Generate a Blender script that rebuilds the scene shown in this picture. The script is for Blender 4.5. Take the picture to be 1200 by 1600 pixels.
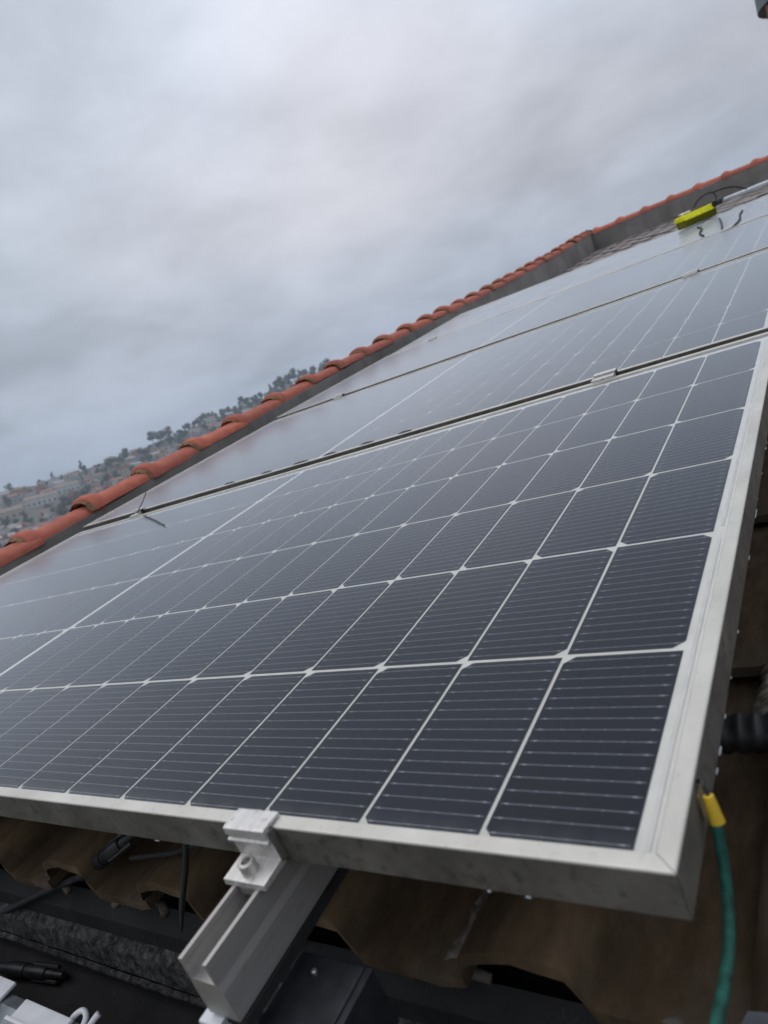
import bpy, math, random
from mathutils import Matrix, Vector

R = math.radians
for o in list(bpy.data.objects):
    bpy.data.objects.remove(o)
scene = bpy.context.scene
col = scene.collection
random.seed(11)

# ------------------------------------------------------------------ frame of the roof
# u runs along the eave (right positive), v up the slope, z off the glass of the nearest panel
TH = R(12.0)
H0 = 6.5
RX = Matrix.Rotation(TH, 4, 'X')
BASE = Matrix.Translation((0, 0, H0)) @ RX
def W(u, v, z):
    return BASE @ Vector((u, v, z))

# ------------------------------------------------------------------ camera
cam = bpy.data.cameras.new('camera')
camo = bpy.data.objects.new('camera', cam)
col.objects.link(camo)
cam.sensor_fit = 'HORIZONTAL'
cam.sensor_width = 36
cam.lens = 36 * 1105.7 / 1200
cam.clip_start = 0.02
cam.clip_end = 20000
rx = Vector((0.79343495, 0.47183891, -0.38448539))
dn = Vector((-0.18141908, -0.41964811, -0.88937201))
fw = Vector((-0.58098889, 0.77541183, -0.2473629))
mc = Matrix.Identity(4)
for i in range(3):
    mc[i][0] = rx[i]; mc[i][1] = -dn[i]; mc[i][2] = -fw[i]
mc.translation = (0.13733417, -0.25971121, 0.28323105)
camo.matrix_world = BASE @ mc
cam.dof.use_dof = True
cam.dof.focus_distance = 0.95
cam.dof.aperture_fstop = 11
scene.camera = camo
CAMP = camo.matrix_world.translation.copy()

# ------------------------------------------------------------------ sky, sun, exposure
SUN_EL, SUN_AZ = R(58), R(-100)
world = bpy.data.worlds.new('World')
scene.world = world
world.use_nodes = True
nt = world.node_tree
nt.nodes.clear()
def wn(t, **k):
    n = nt.nodes.new(t)
    for a, b in k.items():
        setattr(n, a, b)
    return n
def wl(a, b): nt.links.new(a, b)
def wmath(op, a, b=None, c=None, clamp=False):
    n = wn('ShaderNodeMath', operation=op, use_clamp=clamp)
    for i, x in enumerate((a, b, c)):
        if x is None: continue
        if isinstance(x, (int, float)): n.inputs[i].default_value = x
        else: wl(x, n.inputs[i])
    return n.outputs[0]
out = wn('ShaderNodeOutputWorld'); bg = wn('ShaderNodeBackground')
bg.inputs['Strength'].default_value = 0.1
sky = wn('ShaderNodeTexSky', sky_type='NISHITA')
sky.sun_disc = False; sky.sun_elevation = SUN_EL; sky.sun_rotation = SUN_AZ
sky.air_density = 1.5; sky.dust_density = 4.0
tc = wn('ShaderNodeTexCoord'); sep = wn('ShaderNodeSeparateXYZ')
wl(tc.outputs['Generated'], sep.inputs[0])
zc = wmath('MAXIMUM', sep.outputs['Z'], 0.0)
zd = wmath('ADD', zc, 0.22)
cx = wmath('DIVIDE', sep.outputs['X'], zd); cy = wmath('DIVIDE', sep.outputs['Y'], zd)
cmb = wn('ShaderNodeCombineXYZ'); wl(cx, cmb.inputs[0]); wl(cy, cmb.inputs[1])
def wnoise(scale, detail, rough, dist, off):
    mp = wn('ShaderNodeMapping'); wl(cmb.outputs[0], mp.inputs['Vector'])
    mp.inputs['Location'].default_value = off
    n = wn('ShaderNodeTexNoise'); n.inputs['Scale'].default_value = scale
    n.inputs['Detail'].default_value = detail; n.inputs['Roughness'].default_value = rough
    n.inputs['Distortion'].default_value = dist
    wl(mp.outputs[0], n.inputs['Vector'])
    return n.outputs['Fac']
OFF1, OFF2, OFF3 = (4.759, 10.885, 0), (7.399, 12.078, 0), (12.514, 1.311, 0.263)
n1 = wnoise(0.9, 4.0, 0.5, 0.12, OFF1)
n2 = wnoise(2.3, 8.0, 0.58, 0.15, OFF2)
mp3 = wn('ShaderNodeMapping'); wl(tc.outputs['Generated'], mp3.inputs['Vector']); mp3.inputs['Location'].default_value = OFF3
n3n = wn('ShaderNodeTexNoise'); n3n.inputs['Scale'].default_value = 1.5; n3n.inputs['Detail'].default_value = 2.0; wl(mp3.outputs[0], n3n.inputs['Vector'])
n3 = n3n.outputs['Fac']
nn = wmath('ADD', wmath('ADD', wmath('MULTIPLY', n1, 0.40), wmath('MULTIPLY', n2, 0.30)), wmath('MULTIPLY', n3, 0.30))
# thick and thin cloud modulate the overcast luminance
rmp = wn('ShaderNodeMapRange', interpolation_type='SMOOTHSTEP'); wl(nn, rmp.inputs['Value'])
rmp.inputs['From Min'].default_value = 0.38; rmp.inputs['From Max'].default_value = 0.62
rmp.inputs['To Min'].default_value = 0.68; rmp.inputs['To Max'].default_value = 1.15
# overcast sky: brighter towards the zenith
lum = wmath('MULTIPLY', wmath('ADD', wmath('MULTIPLY', zc, 0.80), 0.60), rmp.outputs[0])
tint = wn('ShaderNodeMix', data_type='RGBA'); wl(wmath('MULTIPLY', zc, 3.2, clamp=True), tint.inputs['Factor'])
tint.inputs['A'].default_value = (0.68, 0.86, 1.13, 1); tint.inputs['B'].default_value = (0.93, 0.985, 1.11, 1)
hue = wn('ShaderNodeMapRange'); wl(n3, hue.inputs['Value']); hue.inputs['From Min'].default_value = 0.38; hue.inputs['From Max'].default_value = 0.62
tb = wn('ShaderNodeMix', data_type='RGBA'); wl(hue.outputs[0], tb.inputs['Factor'])
tb.inputs['A'].default_value = (0.90, 0.985, 1.13, 1); tb.inputs['B'].default_value = (0.985, 0.98, 1.07, 1); wl(tb.outputs['Result'], tint.inputs['B'])
vm = wn('ShaderNodeVectorMath', operation='SCALE'); wl(tint.outputs['Result'], vm.inputs[0])
wl(wmath('MULTIPLY', lum, 8.0), vm.inputs['Scale'])
mx = wn('ShaderNodeMix', data_type='RGBA'); mx.inputs['Factor'].default_value = 0.96
wl(sky.outputs[0], mx.inputs['A']); wl(vm.outputs[0], mx.inputs['B'])
wl(mx.outputs['Result'], bg.inputs['Color']); wl(bg.outputs[0], out.inputs['Surface'])

sl = bpy.data.lights.new('sun', 'SUN'); sl.energy = 0.6; sl.angle = R(50); sl.color = (1, 0.97, 0.93)
so = bpy.data.objects.new('sun', sl); col.objects.link(so)
sd = Vector((math.sin(SUN_AZ) * math.cos(SUN_EL), math.cos(SUN_AZ) * math.cos(SUN_EL), math.sin(SUN_EL)))
so.rotation_euler = sd.to_track_quat('Z', 'Y').to_euler()
so.location = (0, 0, 40)

vs = scene.view_settings
vs.view_transform = 'Standard'; vs.look = 'None'; vs.exposure = 0; vs.gamma = 1
vs.use_curve_mapping = False
scene.render.engine = 'CYCLES'
scene.render.resolution_x, scene.render.resolution_y = 768, 1024
scene.cycles.max_bounces = 8
scene.cycles.transparent_max_bounces = 12
scene.cycles.volume_bounces = 1

# ------------------------------------------------------------------ materials
class NM:
    """small node-material builder"""
    def __init__(self, name):
        self.m = bpy.data.materials.new(name); self.m.use_nodes = True
        self.t = self.m.node_tree; self.t.nodes.clear()
        self.out = self.n('ShaderNodeOutputMaterial')
    def n(self, t, **k):
        x = self.t.nodes.new(t)
        for a, b in k.items(): setattr(x, a, b)
        return x
    def l(self, a, b): self.t.links.new(a, b)
    def set(self, sock, x):
        if hasattr(x, 'is_output') or isinstance(x, bpy.types.NodeSocket): self.l(x, sock)
        elif isinstance(x, (tuple, list)) and len(x) == 3 and sock.type == 'RGBA': sock.default_value = (*x, 1)
        else: sock.default_value = x
    def math(self, op, a, b=None, c=None, clamp=False):
        n = self.n('ShaderNodeMath', operation=op, use_clamp=clamp)
        for i, x in enumerate((a, b, c)):
            if x is not None: self.set(n.inputs[i], x)
        return n.outputs[0]
    def coord(self, kind='Object', scale=None):
        c = self.n('ShaderNodeTexCoord').outputs[kind]
        if scale:
            mp = self.n('ShaderNodeMapping'); self.l(c, mp.inputs['Vector'])
            mp.inputs['Scale'].default_value = scale; c = mp.outputs[0]
        return c
    def noise(self, scale, detail=4, rough=0.55, vec=None, dist=0.0):
        n = self.n('ShaderNodeTexNoise')
        n.inputs['Scale'].default_value = scale; n.inputs['Detail'].default_value = detail
        n.inputs['Roughness'].default_value = rough; n.inputs['Distortion'].default_value = dist
        self.l(vec if vec is not None else self.coord(), n.inputs['Vector'])
        return n.outputs['Fac']
    def ramp(self, f, stops):
        r = self.n('ShaderNodeValToRGB'); self.l(f, r.inputs[0])
        e = r.color_ramp.elements
        while len(e) < len(stops): e.new(0.5)
        for el, (p, c) in zip(e, stops):
            el.position = p; el.color = (*c, 1) if len(c) == 3 else c
        return r.outputs[0]
    def mix(self, f, a, b, mode='MIX'):
        n = self.n('ShaderNodeMix', data_type='RGBA', blend_type=mode)
        self.set(n.inputs['Factor'], f); self.set(n.inputs['A'], a); self.set(n.inputs['B'], b)
        return n.outputs['Result']
    def rand(self): return self.n('ShaderNodeObjectInfo').outputs['Random']
    def bump(self, h, strength=0.3, dist=0.002):
        b = self.n('ShaderNodeBump'); b.inputs['Strength'].default_value = strength
        b.inputs['Distance'].default_value = dist; self.l(h, b.inputs['Height'])
        return b.outputs[0]
    def pbr(self, color, rough=0.6, metal=0.0, normal=None, spec=0.5):
        p = self.n('ShaderNodeBsdfPrincipled')
        self.set(p.inputs['Base Color'], color); self.set(p.inputs['Roughness'], rough)
        self.set(p.inputs['Metallic'], metal); p.inputs['Specular IOR Level'].default_value = spec
        if normal is not None: self.l(normal, p.inputs['Normal'])
        self.l(p.outputs[0], self.out.inputs['Surface'])
        return self.m

M = {}
def simple(name, c, rough=0.6, metal=0.0, var=0.15, scale=30.0, spec=0.5, bump=0.0):
    k = NM(name); f = k.noise(scale, 4)
    a = tuple(x * (1 - var) for x in c); b = tuple(min(1, x * (1 + var)) for x in c)
    colr = k.ramp(f, [(0.3, a), (0.7, b)])
    M[name] = k.pbr(colr, rough, metal, k.bump(f, bump) if bump else None, spec)

# anodised aluminium, top of the lip: pale, brushed, grey dirt in flecks
k = NM('aluminium_lip')
f = k.noise(9, 5, 0.6); g = k.noise(240, 3, 0.6)
c = k.ramp(f, [(0.3, (0.48, 0.46, 0.41)), (0.6, (0.63, 0.61, 0.55))])
c = k.mix(k.ramp(g, [(0.60, (0, 0, 0)), (0.78, (0.45, 0.45, 0.45))]), c, (0.30, 0.28, 0.25))
M['lip'] = k.pbr(c, k.math('MULTIPLY_ADD', g, 0.2, 0.36), 0.35, None)
# outer side of the frame: same metal under a film of grime
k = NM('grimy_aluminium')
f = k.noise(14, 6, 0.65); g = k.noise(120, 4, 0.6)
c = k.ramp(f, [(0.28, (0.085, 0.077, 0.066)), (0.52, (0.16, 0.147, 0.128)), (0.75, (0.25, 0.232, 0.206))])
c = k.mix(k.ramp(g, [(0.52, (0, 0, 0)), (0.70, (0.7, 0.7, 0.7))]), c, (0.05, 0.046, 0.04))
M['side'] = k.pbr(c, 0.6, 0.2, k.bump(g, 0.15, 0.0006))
# extruded rail and clamps
k = NM('mill_aluminium')
f = k.noise(3.0, 4, 0.5, k.coord('Object', (60, 3, 60))); g = k.noise(160, 4, 0.65)
c = k.ramp(f, [(0.3, (0.58, 0.565, 0.54)), (0.7, (0.72, 0.70, 0.67))])
c = k.mix(k.ramp(g, [(0.56, (0, 0, 0)), (0.75, (0.6, 0.6, 0.6))]), c, (0.16, 0.14, 0.12))
M['alu'] = k.pbr(c, 0.42, 0.55, k.bump(g, 0.12, 0.0005))
k = NM('rail_aluminium')
f = k.noise(2.5, 4, 0.5, k.coord('Object', (70, 2, 70))); g = k.noise(60, 5, 0.65)
c = k.ramp(f, [(0.25, (0.36, 0.345, 0.33)), (0.75, (0.43, 0.41, 0.39))])
c = k.mix(k.ramp(g, [(0.56, (0, 0, 0)), (0.76, (0.4, 0.4, 0.4))]), c, (0.20, 0.18, 0.16))
M['rail'] = k.pbr(c, 0.45, 0.5, k.bump(g, 0.1, 0.0005))
# white backsheet under the glass
k = NM('backsheet')
f = k.noise(40, 4)
M['backsheet'] = k.pbr(k.ramp(f, [(0.3, (0.76, 0.735, 0.67)), (0.7, (0.86, 0.835, 0.765))]), 0.7)
simple('ribbon', (0.72, 0.70, 0.66), 0.5, 0.15, 0.1, 60)
# silicon half cell with sixteen wires and their solder pads (printed pattern)
CW, CH, PU, PV = 0.0868, 0.1797, 0.0898, 0.184
k = NM('silicon_cell')
sp = k.n('ShaderNodeSeparateXYZ'); k.l(k.coord(), sp.inputs[0])
x, y = sp.outputs['X'], sp.outputs['Y']
pit = CH / 16
yd = k.math('MULTIPLY', k.math('ABSOLUTE', k.math('SUBTRACT', k.math('FRACT', k.math('ADD', k.math('DIVIDE', y, pit), 8.0)), 0.5)), pit)
inx = k.math('LESS_THAN', k.math('ABSOLUTE', x), 0.0415)
wire = k.math('MULTIPLY', k.math('LESS_THAN', yd, 0.00037), inx)
px = 0.0145
xd = k.math('MULTIPLY', k.math('ABSOLUTE', k.math('SUBTRACT', k.math('FRACT', k.math('ADD', k.math('DIVIDE', x, px), 8.0)), 0.5)), px)
pad = k.math('MULTIPLY', k.math('MULTIPLY', k.math('LESS_THAN', xd, 0.0006), k.math('LESS_THAN', yd, 0.00044)), inx)
ed = k.math('ABSOLUTE', k.math('SUBTRACT', k.math('ABSOLUTE', x), 0.0378))
end = k.math('MULTIPLY', k.math('LESS_THAN', ed, 0.0009), k.math('LESS_THAN', yd, 0.0005))
r = k.rand()
base = k.ramp(r, [(0.0, (0.0040, 0.0058, 0.0135)), (1.0, (0.0085, 0.0115, 0.0245))])
c = k.mix(wire, base, (0.20, 0.21, 0.23))
c = k.mix(pad, c, (0.36, 0.37, 0.39))
c = k.mix(end, c, (0.44, 0.45, 0.47))
M['cell'] = k.pbr(c, 0.55, 0.0, None, 0.15)
# rolled solar glass: mirror by Fresnel, otherwise clear, a thin film of dust
for gname, soil, dcol in (('solar_glass', 1.0, (0.42, 0.42, 0.41)), ('soiled_solar_glass', 5.0, (0.60, 0.61, 0.62))):
    k = NM(gname)
    fr = k.n('ShaderNodeFresnel'); fr.inputs['IOR'].default_value = 1.47
    tr = k.n('ShaderNodeBsdfTransparent'); tr.inputs['Color'].default_value = (0.97, 0.98, 0.98, 1)
    gl = k.n('ShaderNodeBsdfGlossy'); gl.inputs['Roughness'].default_value = 0.30
    gl.inputs['Color'].default_value = (0.90, 0.95, 1.0, 1)
    df = k.n('ShaderNodeBsdfDiffuse'); df.inputs['Color'].default_value = (*dcol, 1)
    refl = k.math('MULTIPLY', k.math('POWER', fr.outputs[0], 1.55), 2.2, clamp=True)      # coated face: weak head-on, strong at a slant
    gs = k.n('ShaderNodeBsdfGlossy'); gs.inputs['Roughness'].default_value = 0.14; gs.inputs['Color'].default_value = (0.90, 0.95, 1.0, 1)
    gm = k.n('ShaderNodeMixShader'); gm.inputs[0].default_value = 0.40; k.l(gl.outputs[0], gm.inputs[1]); k.l(gs.outputs[0], gm.inputs[2])
    refl = k.math('MULTIPLY', refl, k.math('SUBTRACT', 1.0, k.math('MULTIPLY', refl, 0.33)))
    m1 = k.n('ShaderNodeMixShader'); k.l(refl, m1.inputs[0]); k.l(tr.outputs[0], m1.inputs[1]); k.l(gm.outputs[0], m1.inputs[2])
    ge = k.n('ShaderNodeNewGeometry'); dt = k.n('ShaderNodeVectorMath', operation='DOT_PRODUCT')
    k.l(ge.outputs['Normal'], dt.inputs[0]); k.l(ge.outputs['Incoming'], dt.inputs[1])
    dn_ = k.noise(2.4, 7, 0.72)
    st_ = k.noise(3.0, 6, 0.7, k.coord('Object', (22, 1.3, 1)))       # dried runs down the slope
    sm_ = k.noise(38, 5, 0.7)
    film = k.math('ADD', k.math('MULTIPLY', k.ramp(dn_, [(0.38, (0, 0, 0)), (0.8, (1, 1, 1))]), 0.006), 0.0012)
    film = k.math('ADD', film, k.math('MULTIPLY', k.ramp(st_, [(0.52, (0, 0, 0)), (0.75, (1, 1, 1))]), 0.008))
    film = k.math('ADD', film, k.math('MULTIPLY', k.ramp(sm_, [(0.60, (0, 0, 0)), (0.78, (1, 1, 1))]), 0.010))
    sy = k.n('ShaderNodeSeparateXYZ'); k.l(k.coord(), sy.inputs[0])
    low = k.math('MULTIPLY', k.math('SUBTRACT', 1.0, k.math('DIVIDE', sy.outputs['Y'], 0.016), clamp=True), k.ramp(st_, [(0.35, (0, 0, 0)), (0.7, (1, 1, 1))]))      # silt left along the lower lip
    film = k.math('MULTIPLY', k.math('ADD', film, k.math('MULTIPLY', low, 0.10)), soil)
    dust = k.math('DIVIDE', film, k.math('MAXIMUM', k.math('ABSOLUTE', dt.outputs['Value']), 0.04), clamp=True)
    m2 = k.n('ShaderNodeMixShader'); k.l(dust, m2.inputs[0]); k.l(m1.outputs[0], m2.inputs[1]); k.l(df.outputs[0], m2.inputs[2])
    k.l(m2.outputs[0], k.out.inputs['Surface'])
    M[gname] = k.m


# terracotta cap tiles
k = NM('terracotta')
vec = k.coord(); r = k.rand()
f = k.noise(14, 6, 0.62); g = k.noise(70, 4, 0.6); h = k.noise(5, 3, 0.5)
c = k.ramp(f, [(0.25, (0.33, 0.085, 0.055)), (0.5, (0.53, 0.148, 0.092)), (0.78, (0.62, 0.21, 0.135))])
c = k.mix(k.math('MULTIPLY', r, 0.55), c, (0.26, 0.085, 0.066))
lich = k.noise(26, 6, 0.7)
c = k.mix(k.ramp(lich, [(0.60, (0, 0, 0)), (0.72, (0.7, 0.7, 0.7))]), c, (0.25, 0.19, 0.13))
c = k.mix(k.ramp(h, [(0.55, (0, 0, 0)), (0.75, (0.55, 0.55, 0.55))]), c, (0.13, 0.07, 0.05))
M['terracotta'] = k.pbr(c, 0.8, 0, k.bump(g, 0.3, 0.003), 0.3)
simple('mossy_mortar', (0.20, 0.125, 0.07), 0.95, 0, 0.45, 45, 0.1, 0.5)
# old roof tiles: greyed brown on the open roof; eave copy has shade under the panels painted in
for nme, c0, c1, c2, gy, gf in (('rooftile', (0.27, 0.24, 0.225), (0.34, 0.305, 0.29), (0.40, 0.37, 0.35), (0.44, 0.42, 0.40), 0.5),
                                ('shaded_eavetile', (0.020, 0.014, 0.009), (0.085, 0.056, 0.031), (0.19, 0.128, 0.072), (0.17, 0.142, 0.112), 0.5)):
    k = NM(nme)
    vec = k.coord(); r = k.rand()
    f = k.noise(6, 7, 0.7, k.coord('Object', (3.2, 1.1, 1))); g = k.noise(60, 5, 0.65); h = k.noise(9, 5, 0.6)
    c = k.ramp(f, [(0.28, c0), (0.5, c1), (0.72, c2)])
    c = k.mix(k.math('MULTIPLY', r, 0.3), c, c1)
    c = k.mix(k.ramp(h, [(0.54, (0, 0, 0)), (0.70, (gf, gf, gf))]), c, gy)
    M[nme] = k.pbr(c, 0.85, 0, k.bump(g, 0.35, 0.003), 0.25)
simple('rough_mortar', (0.13, 0.115, 0.095), 0.95, 0, 0.4, 60, 0.1, 0.6)
simple('pale_mortar', (0.17, 0.155, 0.13), 0.95, 0, 0.6, 90, 0.1, 0.8)
# cement render of the parapet
k = NM('cement_render')
f = k.noise(2.2, 6, 0.65); g = k.noise(40, 5, 0.6); h = k.noise(3.0, 5, 0.6, k.coord('Object', (3, 3, 0.4)))
c = k.ramp(f, [(0.3, (0.16, 0.15, 0.14)), (0.55, (0.24, 0.23, 0.215)), (0.78, (0.31, 0.30, 0.285))])
c = k.mix(k.ramp(h, [(0.48, (0, 0, 0)), (0.75, (0.4, 0.4, 0.4))]), c, (0.10, 0.095, 0.09))
M['render'] = k.pbr(c, 0.92, 0, k.bump(g, 0.4, 0.004), 0.2)
simple('house_paint', (0.55, 0.50, 0.42), 0.9, 0, 0.12, 2)
# bituminous gutter
k = NM('gutter_bitumen')
f = k.noise(10, 6, 0.7); g = k.noise(150, 4, 0.7)
c = k.ramp(f, [(0.3, (0.010, 0.010, 0.010)), (0.7, (0.028, 0.027, 0.027))])
c = k.mix(k.ramp(g, [(0.60, (0, 0, 0)), (0.74, (0.35, 0.35, 0.35))]), c, (0.11, 0.105, 0.10))
M['bitumen'] = k.pbr(c, 0.8, 0, k.bump(g, 0.5, 0.002), 0.3)
k = NM('speckled_cement')
f = k.noise(75, 7, 0.8); g = k.noise(190, 4, 0.7)
c = k.ramp(f, [(0.40, (0.014, 0.014, 0.014)), (0.55, (0.07, 0.069, 0.067)), (0.72, (0.20, 0.195, 0.187))])
M['speck'] = k.pbr(c, 0.9, 0, k.bump(g, 0.6, 0.003), 0.2)
simple('galvanised_steel', (0.26, 0.28, 0.30), 0.45, 0.7, 0.3, 40)
simple('dark_steel', (0.05, 0.053, 0.06), 0.5, 0.7, 0.35, 50)
simple('steel_bolt', (0.55, 0.53, 0.50), 0.35, 0.85, 0.2, 200)
simple('black_plastic', (0.018, 0.018, 0.020), 0.45, 0, 0.3, 60)
simple('black_rubber', (0.014, 0.014, 0.015), 0.7, 0, 0.3, 60)
simple('white_plastic', (0.72, 0.73, 0.75), 0.4, 0, 0.08, 40)
simple('white_paint', (0.70, 0.72, 0.74), 0.35, 0, 0.08, 40)
simple('green_insulation', (0.009, 0.085, 0.060), 0.6, 0, 0.6, 120, 0.4, 0.3)
simple('yellow_tape', (0.68, 0.46, 0.03), 0.5, 0, 0.15, 90)
simple('old_tape', (0.26, 0.20, 0.10), 0.5, 0, 0.2, 90)
simple('yellow_sponge', (0.84, 0.80, 0.03), 0.9, 0, 0.18, 60, 0.2, 0.4)
simple('olive_bristle', (0.15, 0.145, 0.012), 0.95, 0, 0.3, 120, 0.2, 0.6)
simple('soap_foam', (0.80, 0.80, 0.80), 0.8, 0, 0.05, 60)
simple('chimney_render', (0.22, 0.10, 0.08), 0.9, 0, 0.2, 8)
simple('chimney_cowl', (0.16, 0.17, 0.19), 0.6, 0.3, 0.2, 8)
simple('water_drop', (0.45, 0.46, 0.46), 0.08, 0, 0.02, 8)

# ------------------------------------------------------------------ mesh helpers
class MB:
    def __init__(self): self.v = []; self.f = []; self.mi = []
    def add(self, vs_, fs_, mi=0):
        b = len(self.v); self.v += [tuple(x) for x in vs_]
        for q in fs_: self.f.append(tuple(b + i for i in q)); self.mi.append(mi)
        return self
    def box(self, a, b, mi=0):
        (x0, y0, z0), (x1, y1, z1) = a, b
        vs_ = [(x0, y0, z0), (x1, y0, z0), (x1, y1, z0), (x0, y1, z0), (x0, y0, z1), (x1, y0, z1), (x1, y1, z1), (x0, y1, z1)]
        return self.add(vs_, [(3, 2, 1, 0), (4, 5, 6, 7), (0, 1, 5, 4), (1, 2, 6, 5), (2, 3, 7, 6), (3, 0, 4, 7)], mi)
    def prism(self, poly, fn, t0, t1, mi=0, caps=True):
        """poly: 2-D points; fn(p, t) -> 3-D"""
        n = len(poly)
        vs_ = [fn(p, t0) for p in poly] + [fn(p, t1) for p in poly]
        fs_ = [(i, (i + 1) % n, n + (i + 1) % n, n + i) for i in range(n)]
        if caps: fs_ += [tuple(range(n))[::-1], tuple(range(n, 2 * n))]
        return self.add(vs_, fs_, mi)
    def tube(self, pts, r, seg=10, mi=0, caps=True):
        pts = [Vector(p) for p in pts]
        rr = r if isinstance(r, (list, tuple)) else [r] * len(pts)
        vs_ = []; prev = None
        for i, p in enumerate(pts):
            t = (pts[min(i + 1, len(pts) - 1)] - pts[max(i - 1, 0)]).normalized()
            if prev is None:
                a = t.orthogonal().normalized()
            else:
                a = (prev - t * prev.dot(t)).normalized()
            prev = a; b = t.cross(a)
            for j in range(seg):
                an = 2 * math.pi * j / seg
                vs_.append(p + (a * math.cos(an) + b * math.sin(an)) * rr[i])
        fs_ = []
        for i in range(len(pts) - 1):
            for j in range(seg):
                fs_.append((i * seg + j, i * seg + (j + 1) % seg, (i + 1) * seg + (j + 1) % seg, (i + 1) * seg + j))
        if caps: fs_ += [tuple(range(seg))[::-1], tuple(range((len(pts) - 1) * seg, len(pts) * seg))]
        return self.add(vs_, fs_, mi)
    def mesh(self, name, mats, smooth=False):
        me = bpy.data.meshes.new(name); me.from_pydata(self.v, [], self.f)
        for m in (mats if isinstance(mats, (list, tuple)) else [mats]): me.materials.append(M[m] if isinstance(m, str) else m)
        me.polygons.foreach_set('material_index', self.mi)
        if smooth: me.polygons.foreach_set('use_smooth', [True] * len(self.f))
        me.update(); return me
    def build(self, name, mats, parent=None, smooth=False, bevel=0, segs=2, auto=None):
        o = link(name, self.mesh(name, mats, smooth), parent)
        if bevel:
            bm_ = o.modifiers.new('bevel', 'BEVEL'); bm_.width = bevel; bm_.segments = segs; bm_.limit_method = 'ANGLE'; bm_.angle_limit = R(40)
        if auto: sharp(o.data, auto)
        return o
def sharp(me, ang):
    me.polygons.foreach_set('use_smooth', [True] * len(me.polygons))
    try: me.set_sharp_from_angle(angle=R(ang))
    except Exception: pass
def link(name, me, parent=None):
    o = bpy.data.objects.new(name, me); col.objects.link(o)
    if parent is not None: o.parent = parent
    return o
def tag(o, label=None, cat=None, group=None, kind=None):
    if label: o['label'] = label
    if cat: o['category'] = cat
    if group: o['group'] = group
    if kind: o['kind'] = kind
    return o
def thing(name, label, cat, mat=None, group=None):
    o = bpy.data.objects.new(name, None); col.objects.link(o); o.empty_display_size = 0.05
    o.matrix_world = mat if mat is not None else Matrix.Identity(4)
    return tag(o, label, cat, group)
def roofm(u=0, v=0, z=0, rz=0):
    return BASE @ Matrix.Translation((u, v, z)) @ Matrix.Rotation(rz, 4, 'Z')
def spline(pts, n=8):
    pts = [Vector(p) for p in pts]; outp = []
    P = [pts[0] * 2 - pts[1]] + pts + [pts[-1] * 2 - pts[-2]]
    for i in range(1, len(P) - 2):
        for s in range(n):
            t = s / n; a, b, c_, d = P[i - 1:i + 3]
            outp.append(0.5 * ((2 * b) + (c_ - a) * t + (2 * a - 5 * b + 4 * c_ - d) * t * t + (3 * b - a - 3 * c_ + d) * t ** 3))
    return outp + [pts[-1]]
def lerp_tab(tab, x):
    if x <= tab[0][0]: return tab[0][1]
    for (a, b), (c_, d) in zip(tab, tab[1:]):
        if x <= c_:
            t = (x - a) / (c_ - a); t = t * t * (3 - 2 * t) * 0.5 + t * 0.5
            return b + (d - b) * t
    return tab[-1][1]

# ================================================================== SETTING: ground and hill
k = NM('meadow_ground'); f = k.noise(0.02, 6); c = k.ramp(f, [(0.35, (0.045, 0.06, 0.03)), (0.65, (0.11, 0.10, 0.075))])
M['ground'] = k.pbr(c, 0.95)
k = NM('hill_cover'); f = k.noise(0.035, 8, 0.7); c = k.ramp(f, [(0.3, (0.04, 0.055, 0.036)), (0.5, (0.085, 0.085, 0.062)), (0.7, (0.20, 0.175, 0.145))])
M['hill'] = k.pbr(c, 0.95)
g = MB(); NS = 96
ring = [0, 60, 150, 400, 1000, 3000]
g.v.append((0, 0, 0))
for r_ in ring[1:]:
    for j in range(NS):
        a = 2 * math.pi * j / NS; g.v.append((r_ * math.sin(a), r_ * math.cos(a), 0))
for j in range(NS): g.f.append((0, 1 + (j + 1) % NS, 1 + j))
for i in range(len(ring) - 2):
    for j in range(NS):
        a0 = 1 + i * NS + j; a1 = 1 + i * NS + (j + 1) % NS
        g.f.append((a0, a1, a1 + NS, a0 + NS))
g.mi = [0] * len(g.f)
tag(g.build('ground', 'ground'), kind='structure')

RIDGE = [(-180, 3.2), (-120, 3.6), (-85, 4.4), (-70, 5.0), (-62.5, 4.85), (-60, 4.8), (-56.7, 5.0), (-54.3, 5.25), (-52.5, 5.5), (-50.8, 5.6), (-48.6, 6.05), (-46, 6.35), (-42.7, 6.8), (-40, 7.1), (-36, 7.3), (-30, 7.2), (-15, 6.0), (10, 4.4), (60, 3.6), (120, 3.2), (180, 3.2)]
R0, R1, R2 = 150.0, 640.0, 1250.0
CZ = CAMP.z
E0 = math.degrees(math.atan(-CZ / R0))
def hill_z(az, r_):
    er = lerp_tab(RIDGE, az) + 0.12 * math.sin(az * 1.7) + 0.08 * math.sin(az * 4.1 + 1)
    if r_ <= R1:
        t = (r_ - R0) / (R1 - R0)
        e = E0 + (er - E0) * t
        z = CZ + r_ * math.tan(R(e))
        z += 1.4 * math.sin(az * 0.9 + r_ * 0.021) * max(0, min(1, t * 4)) * max(0, min(1, (1 - t) * 3))
        return z
    zr = CZ + R1 * math.tan(R(er)); t = (r_ - R1) / (R2 - R1)
    return zr * (1 - t * t * (3 - 2 * t)) - 0.5 * t
def polar(az, r_, z): return Vector((CAMP.x + r_ * math.sin(R(az)), CAMP.y + r_ * math.cos(R(az)), z))
g = MB()
azs = [-180 + 360 * i / 240 for i in range(240)]
rs = [R0 - 6, 170, 200, 240, 280, 320, 360, 400, 440, 480, 520, 560, 600, 625, 640, 660, 700, 800, 950, 1100, 1250]
for r_ in rs:
    for a in azs:
        z = -0.6 if r_ < R0 else hill_z(a, r_)
        g.v.append(tuple(polar(a, r_, z)))
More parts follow.
